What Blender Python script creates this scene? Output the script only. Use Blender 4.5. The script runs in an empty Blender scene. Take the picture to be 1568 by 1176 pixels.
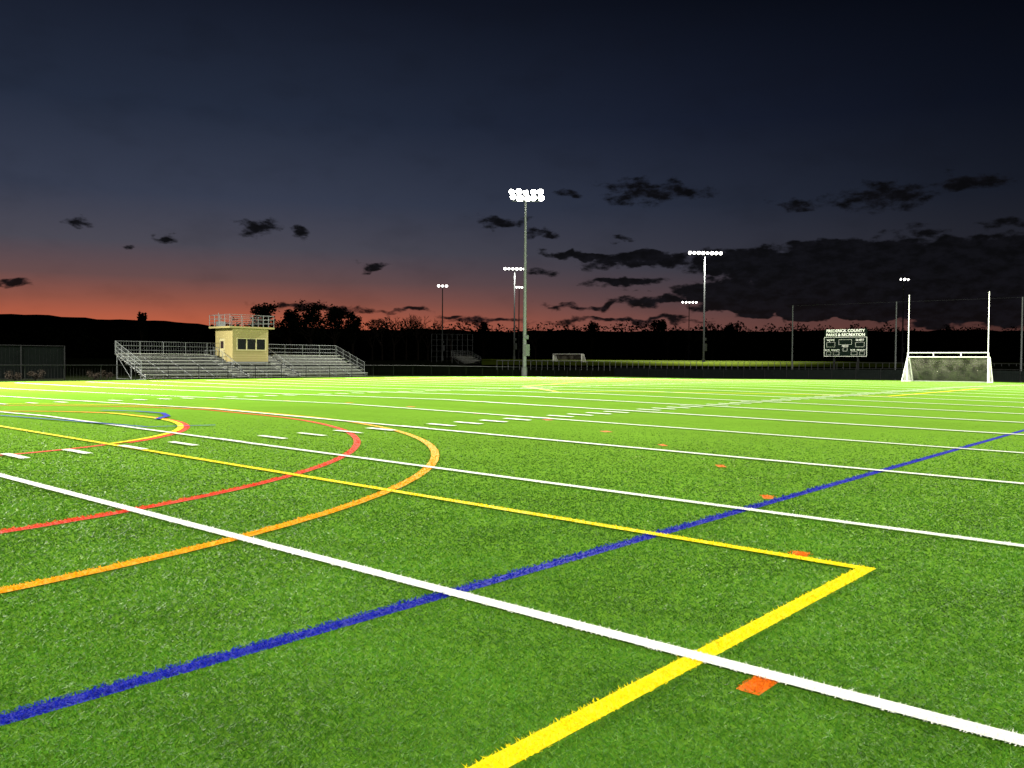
import bpy, math, random
import numpy as np
from mathutils import Vector, Matrix
random.seed(7); np.random.seed(7)
rad=math.radians
scene=bpy.context.scene
scene.view_settings.view_transform='Standard'
scene.view_settings.look='None'
scene.view_settings.exposure=0
scene.view_settings.gamma=1

def lin(c):
    return tuple(((x/255)/12.92 if x/255<=.04045 else ((x/255+.055)/1.055)**2.4) for x in c)+(1,)

# ---------------------------------------------------------------- terrain
HEAD=rad(40.3); CH,SH=math.cos(HEAD),math.sin(HEAD)
F=1333.0
def lerp(x,xs,ys): return float(np.interp(x,xs,ys))
VB=[-3000,-20,22.4,50,3000]; VZ=[-.2,-.2,.224,0,0]
UB=[-3000,60,92,3000];  UZ=[0,0,-.32,-.32]
def turfz(u,v): return lerp(v,VB,VZ)+lerp(u,UB,UZ)
def gz(u,v):
    r=math.hypot(u,v)
    t=min(max((r-135)/50,0),1); t=t*t*(3-2*t)
    return turfz(u,v)*(1-t)+1.75*t
def spot_at(a_deg,D):
    """world position at compass offset a (deg, right +) and depth D along view heading"""
    L=D*math.tan(rad(a_deg))
    return D*CH+L*SH, D*SH-L*CH

# ---------------------------------------------------------------- node helpers
def newmat(name):
    m=bpy.data.materials.new(name); m.use_nodes=True
    nt=m.node_tree; b=nt.nodes['Principled BSDF']; return m,nt,b
def simple(name,col,rough=.6,metal=0,var=.25,scale=3.0,bump=0.0,spec=.5):
    m,nt,b=newmat(name)
    tc=nt.nodes.new('ShaderNodeTexCoord'); n=nt.nodes.new('ShaderNodeTexNoise')
    n.inputs['Scale'].default_value=scale; n.inputs['Detail'].default_value=4
    nt.links.new(tc.outputs['Object'],n.inputs['Vector'])
    mx=nt.nodes.new('ShaderNodeMix'); mx.data_type='RGBA'
    a=[max(0,c*(1-var)) for c in col[:3]]+[1]; c2=[min(1,c*(1+var)) for c in col[:3]]+[1]
    mx.inputs[6].default_value=a; mx.inputs[7].default_value=c2
    nt.links.new(n.outputs['Fac'],mx.inputs[0]); nt.links.new(mx.outputs[2],b.inputs['Base Color'])
    b.inputs['Roughness'].default_value=rough; b.inputs['Metallic'].default_value=metal
    b.inputs['Specular IOR Level'].default_value=spec
    if bump>0:
        bp=nt.nodes.new('ShaderNodeBump'); bp.inputs['Strength'].default_value=bump; bp.inputs['Distance'].default_value=.02
        nt.links.new(n.outputs['Fac'],bp.inputs['Height']); nt.links.new(bp.outputs[0],b.inputs['Normal'])
    return m
def emit(name,col,s):
    m=bpy.data.materials.new(name); m.use_nodes=True; nt=m.node_tree; nt.nodes.clear()
    e=nt.nodes.new('ShaderNodeEmission'); o=nt.nodes.new('ShaderNodeOutputMaterial')
    e.inputs[0].default_value=col; e.inputs[1].default_value=s; nt.links.new(e.outputs[0],o.inputs[0])
    m.cycles.emission_sampling='NONE'
    return m

class MB:
    def __init__(s): s.v=[];s.f=[];s.m=[]
    def quad(s,a,b,c,d,m=0):
        i=len(s.v); s.v+= [tuple(a),tuple(b),tuple(c),tuple(d)]; s.f.append((i,i+1,i+2,i+3)); s.m.append(m)
    def box(s,x0,x1,y0,y1,z0,z1,m=0):
        i=len(s.v)
        s.v+=[(x0,y0,z0),(x1,y0,z0),(x1,y1,z0),(x0,y1,z0),(x0,y0,z1),(x1,y0,z1),(x1,y1,z1),(x0,y1,z1)]
        for f in ((0,3,2,1),(4,5,6,7),(0,1,5,4),(1,2,6,5),(2,3,7,6),(3,0,4,7)):
            s.f.append(tuple(i+k for k in f)); s.m.append(m)
    def beam(s,p,q,r0,r1=None,m=0,n=6,cap=True):
        if r1 is None: r1=r0
        p=Vector(p);q=Vector(q);d=(q-p)
        if d.length<1e-6: return
        d.normalize(); a=d.orthogonal().normalized(); b=d.cross(a); i=len(s.v)
        for c,r in((p,r0),(q,r1)):
            for k in range(n):
                t=2*math.pi*k/n; s.v.append(tuple(c+a*(r*math.cos(t))+b*(r*math.sin(t))))
        for k in range(n):
            k2=(k+1)%n; s.f.append((i+k,i+k2,i+n+k2,i+n+k)); s.m.append(m)
        if cap:
            s.f.append(tuple(i+k for k in range(n-1,-1,-1))); s.m.append(m)
            s.f.append(tuple(i+n+k for k in range(n))); s.m.append(m)
    def obj(s,name,mats,loc=(0,0,0),parent=None):
        me=bpy.data.meshes.new(name); me.from_pydata(s.v,[],s.f)
        for mm in mats: me.materials.append(mm)
        me.polygons.foreach_set('material_index',s.m); me.update()
        o=bpy.data.objects.new(name,me); o.location=loc; scene.collection.objects.link(o)
        if parent: o.parent=parent
        return o

# ---------------------------------------------------------------- camera
cam_d=bpy.data.cameras.new('camera'); cam=bpy.data.objects.new('camera',cam_d); scene.collection.objects.link(cam)
cam_d.sensor_width=36; cam_d.lens=36*F/1568; cam_d.clip_end=12000; cam_d.clip_start=.05
p=rad(1.504); fw=Vector((CH*math.cos(p),SH*math.cos(p),-math.sin(p)))
rt=fw.cross(Vector((0,0,1))).normalized(); up=rt.cross(fw)
a=rad(.36); r2=rt*math.cos(a)+up*math.sin(a); u2=up*math.cos(a)-rt*math.sin(a)
M=Matrix((r2,u2,-fw)).transposed().to_4x4(); M.translation=Vector((0,0,1.65)); cam.matrix_world=M
scene.camera=cam

# ---------------------------------------------------------------- ground + turf
def grid(name,us,vs,zf,mat,dz=0):
    nu,nv=len(us),len(vs)
    verts=[(u,v,zf(u,v)+dz) for u in us for v in vs]
    faces=[(i*nv+j,(i+1)*nv+j,(i+1)*nv+j+1,i*nv+j+1) for i in range(nu-1) for j in range(nv-1)]
    me=bpy.data.meshes.new(name); me.from_pydata(verts,[],faces); me.materials.append(mat); me.update()
    o=bpy.data.objects.new(name,me); scene.collection.objects.link(o); return o

def turf_mat(name,dark,light,sheen=.0):
    m,nt,b=newmat(name); N=nt.nodes.new; Lk=nt.links.new
    g=N('ShaderNodeNewGeometry')
    def noise(sc,det,vs=(1,1,1)):
        mp=N('ShaderNodeMapping'); mp.inputs['Scale'].default_value=vs; Lk(g.outputs['Position'],mp.inputs[0])
        n=N('ShaderNodeTexNoise'); n.inputs['Scale'].default_value=sc; n.inputs['Detail'].default_value=det; n.inputs['Roughness'].default_value=.65
        Lk(mp.outputs[0],n.inputs['Vector']); return n.outputs['Fac']
    def mth(op,x,y):
        n=N('ShaderNodeMath'); n.operation=op
        for i,q in enumerate((x,y)):
            if isinstance(q,(int,float)): n.inputs[i].default_value=q
            else: Lk(q,n.inputs[i])
        return n.outputs[0]
    fine=noise(45,2); mid=noise(5,3); big=noise(.55,2,(1,.6,1)); wide=noise(.12,1,(1.5,.4,1))
    s=mth('ADD',mth('MULTIPLY',fine,.8),mth('MULTIPLY',mid,.5))
    s=mth('ADD',s,mth('MULTIPLY',big,.6)); s=mth('ADD',s,mth('MULTIPLY',wide,.5))
    s=mth('SUBTRACT',s,.68)
    mx=N('ShaderNodeMix'); mx.data_type='RGBA'; mx.inputs[6].default_value=dark; mx.inputs[7].default_value=light
    cl=N('ShaderNodeClamp'); Lk(s,cl.inputs[0]); Lk(cl.outputs[0],mx.inputs[0]); Lk(mx.outputs[2],b.inputs['Base Color'])
    b.inputs['Roughness'].default_value=.9
    if sheen>0:
        b.inputs['Sheen Weight'].default_value=sheen; b.inputs['Sheen Roughness'].default_value=.8
        b.inputs['Sheen Tint'].default_value=(.75,1,.16,1)
    b.inputs['Specular IOR Level'].default_value=0
    return m
m_turf=turf_mat('artificial_turf',(.038,.13,.007,1),(.115,.30,.020,1),.09)
m_ground=simple('dark_meadow',(.012,.016,.007,1),.95,var=.5,scale=.05,spec=0)
m_farfield=turf_mat('outfield_grass',(.045,.068,.008,1),(.10,.13,.016,1),0)

def axis(bps,step_in,lo,hi):
    s=set(bps)
    x=lo
    while x<=hi: s.add(round(x,3)); x+=step_in
    for k in (-9000,-5000,-3000,-1800,-1000,-600,-400,400,600,1000,1800,3000,5000,9000): s.add(k)
    return sorted(s)
grid('ground',axis([60,92],12,-240,360),axis([-20,22.4,50],12,-240,360),gz,m_ground,-.06)
TU0,TU1,TV0,TV1=-40,97,-8,65.5
grid('artificial_turf_field',[TU0,0,30,60,76,92,TU1],[TV0,0,10,22.4,36,50,TV1],turfz,m_turf)

# painted markings --------------------------------------------------
def paint(name,col):
    m,nt,b=newmat(name); N=nt.nodes.new; Lk=nt.links.new
    g=N('ShaderNodeNewGeometry'); n=N('ShaderNodeTexNoise'); n.inputs['Scale'].default_value=70; n.inputs['Detail'].default_value=3
    Lk(g.outputs['Position'],n.inputs['Vector']); mx=N('ShaderNodeMix'); mx.data_type='RGBA'
    mx.inputs[6].default_value=tuple(c*.76 for c in col[:3])+(1,); mx.inputs[7].default_value=col
    Lk(n.outputs['Fac'],mx.inputs[0]); Lk(mx.outputs[2],b.inputs['Base Color']); b.inputs['Roughness'].default_value=.8
    b.inputs['Specular IOR Level'].default_value=.05
    return m
m_w=paint('white_fiber',(.95,.96,.90,1)); m_b=paint('blue_fiber',(.010,.02,.44,1)); m_y=paint('yellow_fiber',(.98,.80,.008,1))
m_r=paint('red_fiber',(.88,.075,.03,1)); m_o=paint('orange_fiber',(.95,.46,.008,1)); m_p=paint('orange_patch_fiber',(.88,.20,.01,1))

HW=.062
LINES=[4.27+4.572*k for k in range(-3,20)]
def strip(pts,w,z,mb):
    P=[pts[0]]
    for q in pts[1:]:
        a=P[-1]; d=math.hypot(q[0]-a[0],q[1]-a[1]); n=max(1,int(d/2.0))
        for i in range(1,n+1): P.append((a[0]+(q[0]-a[0])*i/n,a[1]+(q[1]-a[1])*i/n))
    L=[];R=[]
    for i,(x,y) in enumerate(P):
        x0,y0=P[max(0,i-1)];x1,y1=P[min(len(P)-1,i+1)]
        dx,dy=x1-x0,y1-y0; l=math.hypot(dx,dy) or 1; nx,ny=-dy/l*w,dx/l*w
        L.append((x+nx,y+ny,turfz(x+nx,y+ny)+z)); R.append((x-nx,y-ny,turfz(x-nx,y-ny)+z))
    for i in range(len(P)-1): mb.quad(R[i],R[i+1],L[i+1],L[i])
def stadium(uc,c1,c2,R,a0=-90,a1=90,n=60):
    pts=[]
    for i in range(n+1):
        t=rad(a0+(a1-a0)*i/n); vc=c1 if t<0 else c2
        pts.append((uc+R*math.cos(t),vc+R*math.sin(t)))
    return pts
OR=(1,19,22.66,12.65); RD=(1.5,20,22.2,11.6); IN=(4.5,20.6,21.9,6.0)
w=MB()
for L in LINES:
    if L>92: continue
    strip([(L,-1.95 if L>5 else -6),(L,22.4),(L,50),(L,62)],HW if L<12 else (.075 if L<20 else .1),.020,w)
HASH=[14.3,30.5]
k=-20
HM=[]
while 4.27+.9144*k<92:
    u=4.27+.9144*k
    for hv in HASH: HM.append((u,hv)); strip([(u,hv-.42),(u,hv+.42)],.07 if u<12 else .1,.024,w)
    k+=1
w.obj('white_yard_line_markings',[m_w])
b=MB(); strip([(-20,4.18),(94,4.18)],.058,.004,b)
strip([(10.4,17.4),(9.1,17.9),(8.6,20.5),(8.15,23.4),(7.2,26)],.05,.028,b)
strip([(10.3,19.8),(11.0,20.6),(11.4,21.6),(11.3,22.8),(10.9,24.0)],.07,.028,b)
b.obj('blue_line_markings',[m_b])
r=MB(); strip([(-12,8.4)]+stadium(*RD),.062,.008,r); strip([(-8,14.6)]+stadium(*IN,a0=-90,a1=-58,n=10),.06,.008,r)
strip(stadium(IN[0],IN[1],IN[2],IN[3]+.11,a0=-62,a1=90,n=50),.075,.008,r)
r.obj('red_arc_marking',[m_r])
o=MB(); strip([(-12,6.35)]+stadium(*OR),.066,.012,o); strip(stadium(*IN,a0=8,a1=90,n=40),.05,.012,o)
o.obj('orange_arc_marking',[m_o])
y=MB(); strip([(-20,2.27),(6.99,2.27)],.06,.016,y); strip([(6.99,2.21),(6.99,22.4),(6.99,40)],.058,.0165,y)
strip(stadium(*IN,a0=-66,a1=8,n=40),.065,.016,y)
strip([(33,25.2),(36,21.5),(39,17.6),(41.7,12.7),(60,12.7)],.11,.016,y)
strip([(33,25.2),(40,33),(52,38),(60,38)],.11,.016,y)
y.obj('yellow_line_markings',[m_y])
PATCH=[(4.17,1.86),(7.13,2.86),(9.87,4.36),(12.2,6.15),(14.3,8.4),(15.95,10.8),(17.7,13.8),(18.1,16.6),(18.7,20),(18.7,23),(18.3,26),(17.2,29)]
q=MB()
for i,(u,v) in enumerate(PATCH):
    t=math.atan2(v-20,u-1)+math.pi/2; dx,dy=math.cos(t)*.14,math.sin(t)*.14
    if i==0: dx,dy=.17,0
    strip([(u-dx,v-dy),(u+dx,v+dy)],.062 if i<5 else .10,.006,q)
q.obj('orange_dash_marking',[m_p])

# turf blades near the viewer -----------------------------------------
def blades(N=620000):
    D=np.exp(np.random.uniform(math.log(1.6),math.log(24),N))
    D=D[np.random.rand(N)<np.clip((24-D)/15,0,1)]; N=len(D)
    t=np.random.uniform(-.72,.72,N); L=D*t
    u=D*CH+L*SH; v=D*SH-L*CH
    z=np.interp(v,VB,VZ)+np.interp(u,UB,UZ)
    ju=u+np.random.normal(0,.006,N); jv=v+np.random.normal(0,.006,N)
    cls=np.zeros(N,dtype=np.int32)
    def stad(P):
        uc,c1,c2,R0=P
        vc=np.clip(jv,c1,c2); return np.abs(np.hypot(ju-uc,jv-vc)-R0)
    cls[np.abs(jv-4.18)<.058]=2
    cls[(stad(RD)<.062)&(ju>1.5)]=4
    cls[(np.abs(jv-8.4)<.062)&(ju<1.5)]=4
    cls[(stad(OR)<.066)&(ju>1)]=5
    cls[(np.abs(jv-6.35)<.066)&(ju<1)]=5
    cls[(stad((IN[0],IN[1],IN[2],IN[3]+.13))<.08)&(ju>6.99)]=4
    cls[(stad(IN)<.065)&(ju>6.99)&(jv<22.6)]=3
    cls[(np.abs(jv-2.27)<.06)&(ju<7.05)]=3
    cls[(np.abs(ju-6.99)<.058)&(jv>2.21)]=3
    for i,(pu,pv) in enumerate(PATCH):
        if i==0: cls[(np.abs(ju-pu)<.15)&(np.abs(jv-pv)<.06)]=6
        else: cls[(np.hypot(ju-pu,jv-pv)<.09)]=6
    for Ln in LINES: cls[np.abs(ju-Ln)<(HW if Ln<12 else .075)]=1
    for (hu,hv) in HM:
        if hu<22 and hv<16: cls[(np.abs(ju-hu)<.08)&(np.abs(jv-hv)<.42)]=1
    wd=.0008*D*np.random.uniform(.6,1.3,N)+.0006
    fade=np.clip((24-D)/16,.2,1)
    h=(.012+.00035*D)*np.random.uniform(.6,1.35,N)*fade
    th=np.random.uniform(0,2*math.pi,N); ph=np.random.uniform(0,2*math.pi,N); ln=h*np.random.uniform(.6,2.1,N)
    cx,cy=np.cos(th)*wd,np.sin(th)*wd
    V=np.empty((N,3,3),dtype=np.float32)
    z0=z+np.where(cls>0,.014,0)
    V[:,0]=np.stack([u-cx,v-cy,z0],1); V[:,1]=np.stack([u+cx,v+cy,z0],1)
    V[:,2]=np.stack([u+np.cos(ph)*ln,v+np.sin(ph)*ln,z0+h],1)
    me=bpy.data.meshes.new('turf_blades'); me.vertices.add(3*N); me.vertices.foreach_set('co',V.ravel())
    me.loops.add(3*N); me.loops.foreach_set('vertex_index',np.arange(3*N,dtype=np.int32))
    me.polygons.add(N); me.polygons.foreach_set('loop_start',np.arange(0,3*N,3,dtype=np.int32))
    me.polygons.foreach_set('loop_total',np.full(N,3,dtype=np.int32))
    m,nt,b=newmat('turf_blade'); g=nt.nodes.new('ShaderNodeNewGeometry'); cr=nt.nodes.new('ShaderNodeValToRGB')
    nt.links.new(g.outputs['Random Per Island'],cr.inputs[0]); e=cr.color_ramp.elements
    e[0].position=0; e[0].color=(.034,.125,.006,1); e[1].position=1; e[1].color=(.19,.36,.06,1)
    x=e.new(.55); x.color=(.058,.19,.010,1); x=e.new(.94); x.color=(.088,.235,.016,1)
    nz=nt.nodes.new('ShaderNodeTexNoise'); nz.inputs['Scale'].default_value=1.1; nz.inputs['Detail'].default_value=3
    nt.links.new(g.outputs['Position'],nz.inputs['Vector'])
    mr=nt.nodes.new('ShaderNodeMapRange'); mr.inputs[1].default_value=.3; mr.inputs[2].default_value=.7; mr.inputs[3].default_value=.72; mr.inputs[4].default_value=1.28
    nt.links.new(nz.outputs['Fac'],mr.inputs[0]); vm=nt.nodes.new('ShaderNodeVectorMath'); vm.operation='SCALE'
    nt.links.new(cr.outputs[0],vm.inputs[0]); nt.links.new(mr.outputs[0],vm.inputs['Scale']); nt.links.new(vm.outputs[0],b.inputs['Base Color'])
    b.inputs['Roughness'].default_value=.55; b.inputs['Specular IOR Level'].default_value=.09
    for mm in (m,m_w,m_b,m_y,m_r,m_o,m_p): me.materials.append(mm)
    me.update(calc_edges=True); me.polygons.foreach_set('material_index',cls)
    me.validate()
    ob=bpy.data.objects.new('turf_blades',me); scene.collection.objects.link(ob)
blades()

# ---------------------------------------------------------------- materials for structures
m_alu=simple('aluminium',(.25,.25,.23,1),.5,.1,.15,2)
m_steel=simple('galvanised_steel',(.11,.115,.12,1),.6,.2,.15,2,spec=.2)
m_dsteel=simple('dark_grey_steel',(.035,.037,.04,1),.7,.0,.15,2,spec=.1)  # even darker grey for risers, net poles, distant poles and backstop
m_dark=simple('black_coated_steel',(.006,.006,.007,1),.8,0,.2,4,spec=.1)
m_screen=simple('dark_windscreen_fabric',(.004,.005,.005,1),.95,0,.3,2,spec=0)
m_board=simple('scoreboard_panel',(.003,.007,.005,1),.8,0,.2,4,spec=.05)
m_white=simple('white_powder_coat',(.72,.72,.69,1),.5,0,.05,2)
m_tan=simple('tan_siding',(.235,.19,.085,1),.7,0,.1,5,spec=.1)
m_trim=simple('cream_trim',(.31,.27,.15,1),.6,0,.08,5,spec=.1)
m_glass,nt_,b_=newmat('dark_window_glass'); b_.inputs['Base Color'].default_value=(.01,.012,.014,1); b_.inputs['Roughness'].default_value=.08
nz_=nt_.nodes.new('ShaderNodeTexNoise'); nz_.inputs['Scale'].default_value=.8
bp_=nt_.nodes.new('ShaderNodeBump'); bp_.inputs['Strength'].default_value=.05; nt_.links.new(nz_.outputs['Fac'],bp_.inputs['Height']); nt_.links.new(bp_.outputs[0],b_.inputs['Normal'])
m_lamp=emit('lit_floodlight_lens',(1,.98,.93,1),60)
m_lamp2=emit('lit_distant_floodlight_lens',(1,.97,.9,1),8)
m_foliage=simple('dark_foliage',(.005,.006,.0035,1),.95,0,.5,1.5,spec=0)
m_bark=simple('bark',(.014,.011,.009,1),.95,0,.3,6,spec=0)

# ---------------------------------------------------------------- bleachers
def build_bleachers(name,u0,u1,v0,rows,rise=.28,run=.72,base=0.0,mid=None,aisles=()):
    B=MB(); z0=base
    segs=[]; cur=u0
    for (a,b2) in aisles: segs.append((cur,a)); cur=b2
    segs.append((cur,u1))
    for si,(a,b2) in enumerate(segs):
        for i in range(rows):
            if mid and si==mid[0] and i>=mid[1]: break
            v=v0+run*i; sz=z0+.43+rise*i
            B.box(a,b2,v,v+.26,sz-.045,sz,0)
            B.box(a,b2,v+.30,v+.42,sz-.33,sz-.30,0); B.box(a,b2,v+.44,v+.68,sz-.155,sz-.125,0)
            if i>0: B.box(a,b2,v-.005,v+.02,sz-.40,sz-.20,2)
        n=max(2,int((b2-a)/1.8)); rr=rows if not(mid and si==mid[0]) else mid[1]
        for j in range(n+1):
            u=a+.05+(b2-a-.1)*j/n
            vt=v0+run*(rr-1)+.6; zt=z0+.43+rise*(rr-1)
            B.beam((u,v0+.1,z0+.2),(u,vt,zt-.15),.035,m=1)
            B.beam((u,v0+.1,z0-.4),(u,v0+.1,z0+.4),.03,m=1)
            B.beam((u,(v0+vt)/2,z0-.4),(u,(v0+vt)/2,(z0+.2+zt-.15)/2),.03,m=1)
            B.beam((u,vt,z0-.4),(u,vt,zt),.035,m=1)
            B.beam((u,v0+.1,z0+.0),(u,vt,z0+.0),.025,m=1)
            B.beam((u,(v0+vt)/2,z0),(u,vt,zt-.2),.02,m=1)
    for (a,b2) in aisles:
        for i in range(rows*2):
            v=v0+run*i/2; z=z0+.18+rise*i/2
            B.box(a+.03,b2-.03,v,v+.34,z-.03,z,0); B.box(a+.03,b2-.03,v,v+.02,z-.15,z-.031,2)
        um=(a+b2)/2
        B.beam((um,v0+.3,z0+1.05),(um,v0+run*(rows-1),z0+1.05+rise*(rows-1)),.022,m=1)
        for i in range(0,rows,2):
            B.beam((um,v0+.3+run*i,z0+.2+rise*i),(um,v0+.3+run*i,z0+1.05+rise*i),.022,m=1)
    vb=v0+run*(rows-1)+.7; zb=z0+.43+rise*(rows-1)
    def rail(p,q,h=1.1,n=8):
        p=Vector(p);q=Vector(q)
        for k in (h,h*.66,h*.33): B.beam(p+Vector((0,0,k)),q+Vector((0,0,k)),.018,m=1)
        for j in range(n+1):
            c=p.lerp(q,j/n); B.beam(c,c+Vector((0,0,h)),.025,m=1)
        mn=int((q-p).length/.22)
        for j in range(mn):
            c=p.lerp(q,j/mn); B.beam(c,c+Vector((0,0,h)),.005,m=1,n=3,cap=False)
    rail((u0,vb,zb-.1),(u1,vb,zb-.1),n=int((u1-u0)/1.9))
    for ue in (u0-.04,u1+.04): rail((ue,v0+.6,z0+.35),(ue,vb,zb-.1),n=4)
    B.obj(name,[m_alu,m_steel,m_dsteel])
build_bleachers('bleachers',33.7,56.4,66.5,7,base=0,aisles=[(41.8,43.0),(47.2,48.4)],mid=(1,4))

# ---------------------------------------------------------------- press box
def press_box():
    e=bpy.data.objects.new('press_box',None); scene.collection.objects.link(e)
    u0,u1,v0,v1,z0,z1=43.2,46.9,69.4,72.2,1.45,4.45
    W=MB()
    wx=[u0+.45,u1-.3]; wz=(2.55,3.5)
    W.box(u0,u1,v0,v0+.12,z0,wz[0],0); W.box(u0,u1,v0,v0+.12,wz[1],z1,0)
    W.box(u0,wx[0],v0,v0+.12,wz[0],wz[1],0); W.box(wx[1],u1,v0,v0+.12,wz[0],wz[1],0)
    W.box(u1-.12,u1,v0+.12,v1,z0,z1,0); W.box(u0+.12,u1-.12,v1-.12,v1,z0,z1,0)
    dv0,dv1=v0+1.3,v0+2.2
    W.box(u0,u0+.12,v0+.12,dv0,z0,z1,0); W.box(u0,u0+.12,dv1,v1,z0,z1,0); W.box(u0,u0+.12,dv0,dv1,z0+2.1,z1,0)
    for i in range(13):
        z=z0+.12+i*.22
        if not(wz[0]-.1<z<wz[1]+.1): W.box(u0+.06,u1-.06,v0-.018,v0-.002,z,z+.02,1)
    W.box(u0+.12,u1-.12,v0+.12,v1-.12,z0,z0+.1,0)
    W.obj('walls',[m_tan,m_trim],parent=e)
    G=MB(); n=3; ww=(wx[1]-wx[0])/n
    G.box(wx[0],wx[1],v0+.06,v0+.07,wz[0],wz[1],0)
    for i in range(n+1): G.box(wx[0]+ww*i-.05,wx[0]+ww*i+.05,v0-.03,v0+.05,wz[0],wz[1],1)
    G.box(wx[0]-.05,wx[1]+.05,v0-.04,v0+.05,wz[0]-.08,wz[0]-.002,1); G.box(wx[0]-.05,wx[1]+.05,v0-.04,v0+.05,wz[1]+.002,wz[1]+.08,1)
    G.obj('windows',[m_glass,m_trim],parent=e)
    Dm=MB(); Dm.box(u0+.03,u0+.08,dv0,dv1,z0,z0+2.1,0); Dm.box(u0+.015,u0+.028,dv0+.2,dv1-.2,z0+1.2,z0+1.85,1); Dm.beam((u0-.02,dv0+.1,z0+1),(u0+.03,dv0+.1,z0+1),.03,m=1)
    Dm.obj('door',[m_trim,m_glass],parent=e)
    R=MB(); R.box(u0-.5,u1+.45,v0-.35,v1+.3,z1,z1+.16,0)
    zt=z1+.16
    cs=[(u0-.45,v0-.3),(u1+.4,v0-.3),(u1+.4,v1+.25),(u0-.45,v1+.25)]
    for i in range(4):
        p,q=cs[i],cs[(i+1)%4]
        for h in (1.05,.7,.35): R.beam((*p,zt+h),(*q,zt+h),.02,m=1)
        k=4
        for j in range(k):
            c=(p[0]+(q[0]-p[0])*j/k,p[1]+(q[1]-p[1])*j/k); R.beam((*c,zt),(*c,zt+1.05),.026,m=1)
    R.beam((u0+.3,v1,zt),(u0+.3,v1,zt+1.3),.03,m=1); R.box(u0+.0,u0+.7,v1-.5,v1-.1,zt,zt+.5,1)
    R.obj('roof_deck',[m_tan,m_steel],parent=e)
    S=MB()
    for u in (u0+.1,(u0+u1)/2,u1-.1):
        for v in (v0+.1,v1-.1): S.beam((u,v,-.4),(u,v,z0),.07,m=0)
    S.box(u0,u1,v0,v1,z0-.12,z0-.002,0); S.box(u0-1.1,u0-.01,v0+.9,v1,z0-.1,z0,0)
    for h in (.5,1.0): S.beam((u0-1.05,v0+.9,z0+h),(u0-1.05,v1,z0+h),.022)
    for v in (v0+.9,v0+1.8,v1): S.beam((u0-1.05,v,z0),(u0-1.05,v,z0+1.0),.022)
    S.obj('support_frame',[m_steel],parent=e)
press_box()

# ---------------------------------------------------------------- floodlights
def pole(name,u,v,H,aim,n,span,rows=1,bright=False,head=.30,mat=None):
    z=gz(u,v)-.1
    P=MB(); top=z+H
    P.beam((u,v,z),(u,v,z+1.2),.36 if bright else .3,.34 if bright else .28,0,12)
    P.beam((u,v,z+1.2),(u,v,top),.24 if bright else .2,.11,0,12)
    d=Vector((aim[0]-u,aim[1]-v,0)).normalized(); s=Vector((-d.y,d.x,0))
    for rr in range(rows):
        zz=top-.25-rr*.72; c=Vector((u,v,zz))
        P.beam(c-s*span/2,c+s*span/2,.06,m=0)
        P.beam(c-s*span/2+Vector((0,0,-.25)),c+s*span/2+Vector((0,0,-.25)),.04,m=0)
        for i in range(n):
            jz=random.uniform(-.12,.12) if bright else 0
            h=c+s*(span*(i/(n-1)-.5)+rr*.2+(random.uniform(-.12,.12) if bright else 0))+d*.35+Vector((0,0,.1+jz))
            ax=(d*1.0+Vector((0,0,-.55))+s*random.uniform(-.25,.25)).normalized()
            hd=head*random.uniform(.85,1.15)
            P.beam(h-ax*.45,h,.12,hd*1.06,0,12)
            P.beam(h,h+ax*.02,hd,hd,1,12)
            P.beam(h-ax*.1+Vector((0,0,.12)),h+ax*.25+Vector((0,0,hd*.9)),.04,.12,0,5)
            P.beam(c+s*(span*(i/(n-1)-.5)),h-ax*.3,.03,m=0)
    P.box(u-.35,u+.35,v-.5,v-.27,z+2.6,z+4.0,0); P.box(u-.2,u+.2,v-.45,v-.27,z+4.6,z+5.1,0)
    P.obj(name,[mat or m_steel,m_lamp if bright else m_lamp2])
    return Vector((u,v,top))
def spot(name,pos,aim,power,ang=150,size=.9,col=(1,.99,.84)):
    l=bpy.data.lights.new(name,'SPOT'); l.energy=power; l.color=col; l.spot_size=rad(ang); l.spot_blend=.5; l.shadow_soft_size=size
    o=bpy.data.objects.new(name,l); scene.collection.objects.link(o); o.location=pos
    o.rotation_euler=(Vector(aim)-Vector(pos)).to_track_quat('-Z','Y').to_euler()
for (u,v,H,aim,pw,rows) in [(81.2,66.9,22.4,(42,26),380000,2),(6,69,22.4,(28,24),320000,2),(82,-24,22.4,(50,25),350000,2),(-26,-24,22.4,(14,20),110000,2)]:
    t=pole('floodlight_pole',u,v,H,aim,5,3.3,rows,True,head=.35)
    d=Vector((aim[0]-u,aim[1]-v,0)).normalized()
    spot('floodlight_beam',t+d*1.2+Vector((0,0,-1.2)),(aim[0],aim[1],0),pw)
def px2a(x): return math.degrees(math.atan((x-784)/F))
for (x,D,ytop,n,span,pw) in [(1077,166,388,8,6.0,90000),(787,194,412,6,4.4,26000),(794,262,440,3,1.6,0),(677,225,438,3,2.0,0),(1054,290,463,5,4.6,0),(1381,215,428,3,2.2,0)]:
    u,v=spot_at(px2a(x),D); z=gz(u,v); yh=553+.0063*(x-784)
    H=1.65+(yh-ytop)/F*D-z+.2
    aim=(u-60*CH+ (20 if x==1381 else 8),v-60*SH)
    t=pole('floodlight_pole',u,v,H,aim,n,span,1,False,head=.32,mat=m_dsteel)
    if pw: spot('floodlight_beam',t+Vector((-1.5*CH,-1.5*SH,-1)),(u+6*CH,v+6*SH,0),pw,120)

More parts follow.
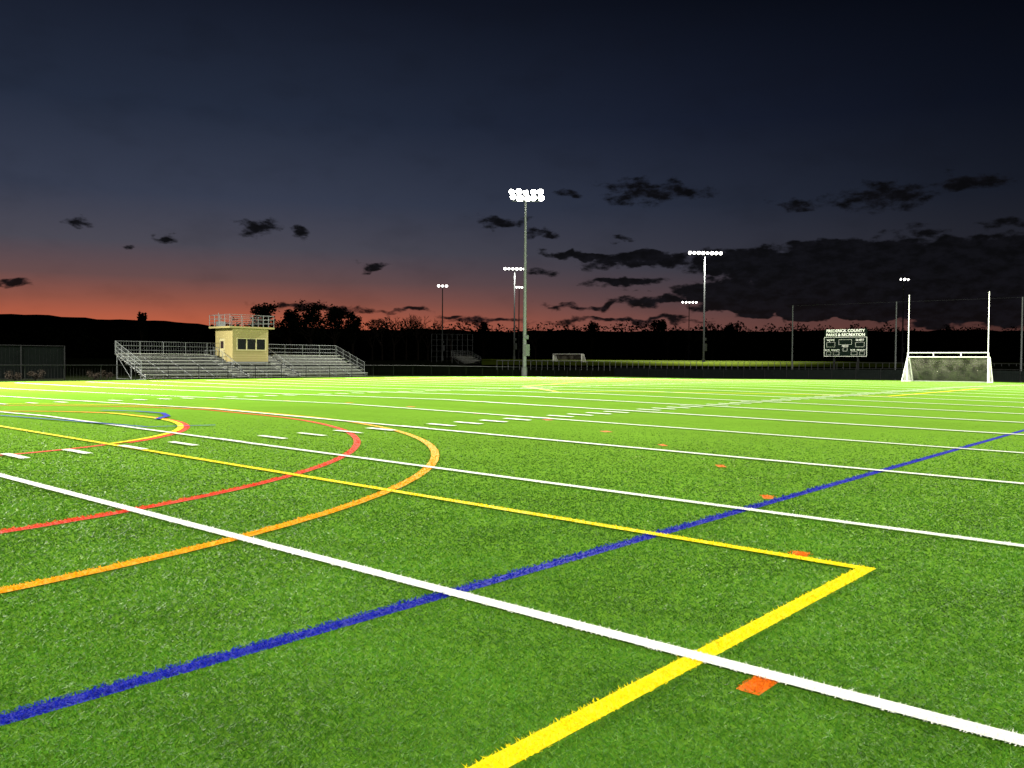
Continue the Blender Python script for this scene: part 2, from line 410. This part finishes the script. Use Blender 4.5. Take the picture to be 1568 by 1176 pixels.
# ---------------------------------------------------------------- distant lit outfield (a mounded strip)
def outfield():
    B=MB()
    A=np.linspace(-2,34,60)
    def P(a,D,z):
        u,v=spot_at(a,D); return (u,v,z)
    prof=[(150,1.0),(156,1.55),(166,1.80),(182,2.0),(205,2.05)]
    for i in range(len(A)-1):
        for j in range(len(prof)-1):
            (d0,z0),(d1,z1)=prof[j],prof[j+1]
            B.quad(P(A[i],d0,z0),P(A[i+1],d0,z0),P(A[i+1],d1,z1),P(A[i],d1,z1),0)
    B.obj('distant_outfield',[m_farfield])
outfield()

# ---------------------------------------------------------------- fences
def fence(name,pts,h,sp=2.4,fill=True,r=.03,m=(m_dark,m_screen),fillh=.6):
    B=MB()
    for i in range(len(pts)-1):
        (a,b2),(c,d)=pts[i],pts[i+1]; L=math.hypot(c-a,d-b2); n=max(1,int(L/sp))
        P=[(a+(c-a)*k/n,b2+(d-b2)*k/n) for k in range(n+1)]
        for k in range(n+1):
            u,v=P[k]; z=gz(u,v); B.beam((u,v,z-.2),(u,v,z+h+.04),r)
            if k<n:
                u1,v1=P[k+1]; z1=gz(u1,v1)
                B.beam((u,v,z+h),(u1,v1,z1+h),r*.8); B.beam((u,v,z+.08),(u1,v1,z1+.08),r*.5)
                if fill:
                    B.quad((u,v,z+.05),(u1,v1,z1+.05),(u1,v1,z1+h*fillh),(u,v,z+h*fillh),1)
                for q in range(1,12):
                    t=q/12; uu,vv=u+(u1-u)*t,v+(v1-v)*t; B.beam((uu,vv,z),(uu,vv,z+h),.005,n=3,cap=False)
    B.obj(name,list(m))
fence('chain_link_fence',[(-10,65.8),(99,65.8)],1.15,2.6,False,m=(m_dark,m_screen))
fence('chain_link_fence',[(99,65.8),(99,-12)],1.25,2.6,True,fillh=.9)
fence('windscreen_fence',[(4,71),(29.4,71)],2.6,3,True,.04,fillh=.97)
B=MB(); prev=None
for i in range(90):
    a_=-1+i*.37; u,v=spot_at(a_,149); z=.75
    B.beam((u,v,z-.6),(u,v,z+1.0),.05,n=5)
    if prev: B.beam((prev[0],prev[1],z+1.0),(u,v,z+1.0),.05,n=4)
    prev=(u,v)
B.obj('outfield_fence',[m_steel])

# netting poles at the end of the field
B=MB(); NV=[41.8,30.0,17.8,6,-6]
for v in NV: B.beam((101,v,-.5),(101,v,8.5),.09,.06,0,8)
B.beam((101,NV[0],8.45),(101,NV[-1],8.45),.004,n=4)
B.obj('net_poles',[m_dsteel])

# ---------------------------------------------------------------- goals
def net_mat(name,al,col):
    m,nt,b=newmat(name); b.inputs['Base Color'].default_value=col
    tc=nt.nodes.new('ShaderNodeTexCoord'); mp=nt.nodes.new('ShaderNodeTexNoise'); mp.inputs['Scale'].default_value=1.3
    nt.links.new(tc.outputs['Object'],mp.inputs['Vector'])
    mr=nt.nodes.new('ShaderNodeMapRange'); mr.inputs[1].default_value=.3; mr.inputs[2].default_value=.7; mr.inputs[3].default_value=al*.5; mr.inputs[4].default_value=al*1.5
    nt.links.new(mp.outputs['Fac'],mr.inputs[0]); nt.links.new(mr.outputs[0],b.inputs['Alpha']); return m
m_net=net_mat('goal_netting',.22,(.42,.39,.33,1))
m_net2=net_mat('goal_side_netting',.42,(.6,.6,.54,1))
def goal(name,u,vc,uprights=True,hw=3.6,hgt=2.44,r=.06):
    B=MB(); z=gz(u,vc)-.05; a,b2=vc-hw,vc+hw
    for v in (a,b2): B.beam((u,v,z),(u,v,z+hgt),r,m=0,n=10)
    B.beam((u,a,z+hgt),(u,b2,z+hgt),r,m=0,n=10)
    back=2.0; tb=.7
    for v in (a,b2):
        B.beam((u,v,z+hgt),(u+tb,v,z+hgt),.04); B.beam((u+tb,v,z+hgt),(u+back,v,z+.05),.04); B.beam((u,v,z+.05),(u+back,v,z+.05),.04)
        B.quad((u,v,z),(u+back,v,z),(u+tb,v,z+hgt),(u,v,z+hgt),2)
    B.beam((u+tb,a,z+hgt),(u+tb,b2,z+hgt),.03); B.beam((u+back,a,z+.05),(u+back,b2,z+.05),.04)
    n=10
    def sag(t,h):
        return (u+back+(tb-back)*h-.18*math.sin(math.pi*h)*(1+.6*math.sin(t*17)),a+(b2-a)*t,z+.05+(hgt-.05)*h)
    for i in range(n*2):
        for j in range(5):
            t0,t1,h0,h1=i/(2*n),(i+1)/(2*n),j/5,(j+1)/5
            B.quad(sag(t0,h0),sag(t1,h0),sag(t1,h1),sag(t0,h1),1)
    B.quad((u,a,z+hgt),(u,b2,z+hgt),(u+tb,b2,z+hgt+.002),(u+tb,a,z+hgt+.002),1)
    if uprights:
        for v in (a+.05,b2-.05):
            B.beam((u+.1,v,z+hgt),(u+.1,v,z+8.6),.045,.04,n=8)
        B.beam((u+.1,a,z+hgt+.42),(u+.1,b2,z+hgt+.42),.055,n=8)
        for v in (a,a+hw*.66,b2-hw*.66,b2): B.beam((u+.1,v,z+hgt),(u+.1,v,z+hgt+.42),.05,n=6)
        for v,s in ((a,-1),(b2,1)):
            B.beam((u,v,z+hgt),(u-.9,v+s*.25,z+.05),.04); B.beam((u,v,z+.06),(u-.9,v+s*.25,z+.06),.04)
            B.quad((u,v,z+.05),(u-.9,v+s*.25,z+.06),(u-.01,v,z+hgt),(u,v,z+hgt-.02),2)
    B.obj(name,[m_white,m_net,m_net2])
goal('football_goalpost',91.3,22.4)
u,v=spot_at(px2a(868),158); goal('soccer_goal',u,v,False,hw=3.2,r=.07)

# ---------------------------------------------------------------- scoreboard
def scoreboard():
    e=bpy.data.objects.new('scoreboard',None); scene.collection.objects.link(e)
    U=104.0; vc=36.6; hw=2.5; z0,z1=2.45,4.75; zt=5.7; zb=gz(U,vc)
    P=MB(); P.box(U,U+.25,vc-hw,vc+hw,z0,z1,0); P.box(U,U+.2,vc-hw+.05,vc+hw-.05,z1+.05,zt,0)
    fr=.035
    for (va,vb,za,zc) in ((vc-hw,vc+hw,z1-fr,z1),(vc-hw,vc+hw,z0,z0+fr),(vc-hw,vc-hw+fr,z0+fr,z1-fr),(vc+hw-fr,vc+hw,z0+fr,z1-fr)):
        P.box(U-.012,U-.002,va,vb,za,zc,1)
    def frame(cv,cz,w2,h2,t=.016):
        P.box(U-.01,U-.002,cv-w2,cv+w2,cz+h2-t,cz+h2,1); P.box(U-.01,U-.002,cv-w2,cv+w2,cz-h2,cz-h2+t,1)
        P.box(U-.01,U-.002,cv-w2,cv-w2+t,cz-h2+t,cz+h2-t,1); P.box(U-.01,U-.002,cv+w2-t,cv+w2,cz-h2+t,cz+h2-t,1)
    frame(vc,4.15,.75,.3); frame(vc+1.7,3.85,.5,.28); frame(vc-1.7,3.85,.5,.28); frame(vc,3.3,.25,.22)
    for s in (-1,1): frame(vc+s*1.95,2.82,.28,.2); frame(vc+s*1.05,2.82,.35,.2)
    P.obj('panel',[m_board,m_white],parent=e)
    Lg=MB()
    for v in (vc-1.4,vc+1.4): Lg.box(U+.26,U+.45,v-.1,v+.1,zb-.3,zt-.1,0)
    Lg.obj('legs',[m_dark],parent=e)
    m_t=simple('white_vinyl_letters',(.9,.9,.86,1),.6,0,.03,3)
    def txt(s,cv,cz,size,off=.008):
        c=bpy.data.curves.new('lettering','FONT'); c.body=s; c.size=size; c.align_x='CENTER'; c.align_y='CENTER'; c.extrude=.005; c.offset=off
        c.materials.append(m_t); o=bpy.data.objects.new('lettering',c); scene.collection.objects.link(o)
        o.location=(U-.02,cv,cz); o.rotation_euler=(rad(90),0,rad(-90)); o.parent=e
    txt('FREDERICK COUNTY',vc,5.47,.47); txt('PARKS & RECREATION',vc,5.0,.45)
    txt('HOME',vc+1.7,4.38,.32,0); txt('GUEST',vc-1.7,4.38,.32,0); txt('PERIOD',vc,3.68,.22,0)
    for s in (-1,1): txt('PLYR   PENALTY',vc+s*1.5,3.2,.24,0)
scoreboard()

# ---------------------------------------------------------------- trees, hills
def leaf_cloud(B,c,rx,rz,n,s,m=0):
    for _ in range(n):
        d=Vector((random.gauss(0,1),random.gauss(0,1),random.gauss(0,1))); d.normalize(); d*=random.random()**.45
        q=Vector(c)+Vector((d.x*rx,d.y*rx,d.z*rz))
        a=Vector((random.gauss(0,1),random.gauss(0,1),random.gauss(0,1))).normalized()*s*random.uniform(.5,1.2); b2=a.orthogonal().normalized()*s*random.uniform(.4,.9)
        B.quad(q-a,q-b2,q+a,q+b2,m)
def leafy(name,x,D,ytop,wpx,seed):
    random.seed(seed); u,v=spot_at(px2a(x),D); z=gz(u,v); top=1.65+(552-ytop)/F*D; H=top-z; R=wpx/2/F*D
    B=MB(); B.beam((u,v,z-.3),(u,v,z+H*.45),.035*H,.02*H,1,8)
    for i in range(16):
        t=random.uniform(0,6.28); rr=R*random.uniform(.35,.85); zz=z+H*random.uniform(.4,.9)
        e=(u+math.cos(t)*rr,v+math.sin(t)*rr,zz); B.beam((u,v,z+H*random.uniform(.25,.45)),e,.012*H,.003*H,1,5)
        leaf_cloud(B,e,R*random.uniform(.22,.42),H*random.uniform(.08,.14),75,.045*H/1.6)
    for i in range(10):
        t=random.uniform(0,6.28); rr=R*random.uniform(0,.6)
        leaf_cloud(B,(u+math.cos(t)*rr,v+math.sin(t)*rr,z+H*random.uniform(.6,.92)),R*.35,H*.09,75,.03*H)
    B.obj(name,[m_foliage,m_bark])
for (x,D,yt,wp) in [(404,230,464,56),(476,240,461,60),(512,260,466,44),(217,300,480,16),(445,250,472,34),(1008,330,485,26),(540,270,476,30),(740,300,491,22),(905,310,490,26),(1120,320,490,24)]:
    leafy('oak_tree',x,D,yt,wp,int(x))
def bare(name,x,D,ytop,seed):
    random.seed(seed); u,v=spot_at(px2a(x),D); z=gz(u,v); H=1.65+(552-ytop)/F*D-z; B=MB()
    def br(p,d,l,r,dep):
        q=p+d*l; B.beam(p,q,r,r*.65,0,4,False)
        if dep==0: return
        for _ in range(3 if dep>1 else 4):
            nd=(d+Vector((random.gauss(0,.42),random.gauss(0,.42),random.gauss(.05,.28)))).normalized(); br(q,nd,l*random.uniform(.62,.82),r*.6,dep-1)
    br(Vector((u,v,z-.2)),Vector((0,0,1)),H*.27,H*.018,5); B.obj(name,[m_bark])
for i,(x,yt) in enumerate([(585,474),(603,468),(622,466),(640,472),(655,482),(570,482),(1050,490),(1090,492),(1022,488),(690,488),(820,490)]):
    bare('bare_tree',x,240+10*(i%3),yt,40+i)
def treeline():
    random.seed(3); B=MB()
    xs=[-200,0,300,380,560,700,900,1000,1200,1568,1900]; ys=[505,508,503,496,492,498,498,495,497,500,500]
    x=-350
    while x<2000:
        x+=random.uniform(3,7); D=random.uniform(300,360)
        yt=lerp(x,xs,ys)+random.gauss(0,2.2)+3*math.sin(x*.05)+2.5*math.sin(x*.137+1)-(random.uniform(2,7) if random.random()<.12 else 0)
        u,v=spot_at(px2a(x),D); top=1.65+(552-yt)/F*D; z=gz(u,v)
        zz=top-1.2; first=True
        while zz>z:
            leaf_cloud(B,(u,v,zz),1.5 if first else 2.7,1.6,13,.6 if first else .9); zz-=2.6; first=False
    B.obj('distant_tree_line',[m_foliage])
treeline()
def hills():
    B=MB(); A=np.linspace(-50,50,160); prev=None
    xs=[-600,0,120,210,300,400,784,1100,1568,2200]; ys=[480,485,489,493,498,503,506,504,500,490]
    for a_ in A:
        x=784+F*math.tan(rad(a_)); el=(552-lerp(x,xs,ys)+1.2*math.sin(x*.031)+.8*math.sin(x*.11)+random.uniform(-.5,.5))/F
        row=[]
        for D,k in ((1500,0),(2100,.35),(2600,.7),(3000,1),(3600,.6)):
            u,v=spot_at(a_,D); row.append((u,v,1.7+el*3000*k))
        if prev:
            for j in range(4): B.quad(prev[j],row[j],row[j+1],prev[j+1])
        prev=row
    B.obj('hills',[m_foliage])
hills()
for i,(u,v) in enumerate([(24.5,67.5),(26,67.8),(30.2,67.6),(31.3,68.1)]):
    B=MB(); random.seed(i+50); z=gz(u,v)
    for k in range(7): B.beam((u,v,z),(u+random.uniform(-.4,.4),v+random.uniform(-.4,.4),z+.6),.015,.006,1,4)
    for k in range(6): leaf_cloud(B,(u+random.uniform(-.4,.4),v+random.uniform(-.3,.3),z+random.uniform(.2,.6)),.28,.22,60,.06)
    B.obj('shrub',[m_bark,m_bark])
def backstop(x,D,w,h):
    u,v=spot_at(px2a(x),D); z=gz(u,v); B=MB(); n=8
    for i in range(n+1):
        t=(i/n-.5)*w; p=(u+t*SH,v-t*CH); B.beam((*p,z),(*p,z+h),.06)
        for k in range(5):
            if i<n: t1=((i+1)/n-.5)*w; B.beam((*p,z+h*(k+1)/5),(u+t1*SH,v-t1*CH,z+h*(k+1)/5),.03,n=4)
    B.obj('backstop',[m_dsteel])
backstop(692,170,8,5.5)
u,v=spot_at(px2a(712),165); build_bleachers('bleachers',u,u+5,v,5,base=gz(u,v))

# ---------------------------------------------------------------- sky
world=bpy.data.worlds.new('World'); scene.world=world; world.use_nodes=True; nt=world.node_tree; nt.nodes.clear()
world.cycles.sampling_method='MANUAL'; world.cycles.sample_map_resolution=256
N=nt.nodes.new; Lk=nt.links.new
def mth(op,*xs,clamp=False):
    n=N('ShaderNodeMath'); n.operation=op; n.use_clamp=clamp
    for i,q in enumerate(xs):
        if isinstance(q,(int,float)): n.inputs[i].default_value=q
        else: Lk(q,n.inputs[i])
    return n.outputs[0]
def mrange(x,a,b2,c,d,smooth=True):
    n=N('ShaderNodeMapRange'); n.interpolation_type='SMOOTHSTEP' if smooth else 'LINEAR'; Lk(x,n.inputs[0])
    for i,q in zip((1,2,3,4),(a,b2,c,d)): n.inputs[i].default_value=q
    return n.outputs[0]
tc=N('ShaderNodeTexCoord'); sx=N('ShaderNodeSeparateXYZ'); Lk(tc.outputs['Generated'],sx.inputs[0])
el=mth('MULTIPLY',mth('ARCSINE',sx.outputs[2]),57.2958)
az=mth('MULTIPLY',mth('SUBTRACT',HEAD,mth('ARCTAN2',sx.outputs[1],sx.outputs[0])),57.2958)
def ramp(stops):
    cr=N('ShaderNodeValToRGB'); Lk(mth('DIVIDE',el,40.0,clamp=True),cr.inputs[0]); e=cr.color_ramp.elements
    while len(e)>1: e.remove(e[-1])
    e[0].position=0; e[0].color=lin(stops[0][1])
    for d,c in stops[1:]: x=e.new(d/40); x.color=lin(c)
    return cr.outputs[0]
left=ramp([(0,(200,90,58)),(2.3,(186,95,68)),(3.6,(144,84,70)),(5,(103,76,76)),(7,(75,73,84)),(10,(55,61,79)),(15,(36,44,62)),(22,(19,24,38)),(38,(7,9,16))])
right=ramp([(0,(136,80,68)),(2.6,(112,74,70)),(4,(84,67,71)),(6,(60,60,71)),(10,(40,46,62)),(15,(24,30,47)),(22,(11,15,26)),(38,(3,4,9))])
mx=N('ShaderNodeMix'); mx.data_type='RGBA'; Lk(mrange(az,-20,16,0,1),mx.inputs[0]); Lk(left,mx.inputs[6]); Lk(right,mx.inputs[7])
dk=mrange(az,4,36,1,.36)
sc=N('ShaderNodeVectorMath'); sc.operation='SCALE'; Lk(mx.outputs[2],sc.inputs[0]); Lk(dk,sc.inputs['Scale'])
cb=N('ShaderNodeCombineXYZ'); Lk(az,cb.inputs[0]); Lk(mth('MULTIPLY',el,2.0),cb.inputs[1])
nd=N('ShaderNodeTexNoise'); nd.inputs['Scale'].default_value=.5; nd.inputs['Detail'].default_value=3; Lk(cb.outputs[0],nd.inputs['Vector'])
sd=N('ShaderNodeSeparateXYZ'); Lk(nd.outputs['Color'],sd.inputs[0])
azd=mth('ADD',az,mth('MULTIPLY',mth('SUBTRACT',sd.outputs[0],.5),1.6)); eld=mth('ADD',el,mth('MULTIPLY',mth('SUBTRACT',sd.outputs[1],.5),1.9))
CL=[(120,338,20,10),(252,362,17,6),(395,349,36,12),(462,358,17,8),(195,382,13,5),(15,438,32,8),(575,407,24,7),
(765,340,42,9),(1000,296,78,18),(868,300,20,7),(1215,312,38,9),(1350,298,80,20),(1480,278,64,15),(955,365,18,5),(828,358,22,6),
(1420,350,34,9),(1540,340,44,9),(890,391,70,6,1.5),(980,400,100,13,2),(955,432,70,8,1.4),(1160,404,120,28,3),(1250,390,70,24,2.5),(1370,424,230,62,5),(1540,420,200,62,5),
(1150,448,130,26,4),(1000,462,70,9,1.4),(905,467,80,6),(1260,470,220,18,5),(1500,480,150,25,4),(830,422,22,8),(490,470,90,7),(620,475,40,5),(745,488,70,7),(690,480,22,4),(960,490,120,5)]
msk=None
for c_ in CL:
    x,yy,hw,hh=c_[:4]; wt=c_[4] if len(c_)>4 else 1
    A0=px2a(x); yh=553+.0063*(x-784); ca=math.cos(rad(A0)); E0=math.degrees(math.atan((yh-yy)/F*ca)); W=math.degrees(hw/F)*ca*ca; Hh=math.degrees(hh/F)*ca
    dx=mth('MULTIPLY_ADD',azd,1/W,-A0/W); dy=mth('MULTIPLY_ADD',eld,1/Hh,-E0/Hh)
    m_=mth('MULTIPLY_ADD',dx,dx,mth('MULTIPLY',dy,dy)); m_=mth('MULTIPLY_ADD',m_,-wt,wt)
    msk=m_ if msk is None else mth('MAXIMUM',msk,m_)
nz=N('ShaderNodeTexNoise'); nz.inputs['Scale'].default_value=.9; nz.inputs['Detail'].default_value=6; nz.inputs['Roughness'].default_value=.62; Lk(cb.outputs[0],nz.inputs['Vector'])
cm=mrange(mth('ADD',msk,mth('MULTIPLY',mth('SUBTRACT',nz.outputs['Fac'],.5),4.5)),-.4,1.0,0,.97)
nz2=N('ShaderNodeTexNoise'); nz2.inputs['Scale'].default_value=.22; nz2.inputs['Detail'].default_value=4; Lk(cb.outputs[0],nz2.inputs['Vector'])
haze=mrange(nz2.outputs['Fac'],.45,.75,0,.14)
mh=N('ShaderNodeMix'); mh.data_type='RGBA'; Lk(haze,mh.inputs[0]); Lk(sc.outputs[0],mh.inputs[6]); mh.inputs[7].default_value=lin((14,15,21))
ccol=N('ShaderNodeMix'); ccol.data_type='RGBA'; Lk(mrange(nz.outputs['Fac'],.35,.65,0,1),ccol.inputs[0]); ccol.inputs[6].default_value=lin((17,17,22)); ccol.inputs[7].default_value=lin((9,9,11))
mc=N('ShaderNodeMix'); mc.data_type='RGBA'; Lk(cm,mc.inputs[0]); Lk(mh.outputs[2],mc.inputs[6]); Lk(ccol.outputs[2],mc.inputs[7])
bg=N('ShaderNodeBackground'); out=N('ShaderNodeOutputWorld'); Lk(mc.outputs[2],bg.inputs[0]); bg.inputs[1].default_value=1; Lk(bg.outputs[0],out.inputs[0])
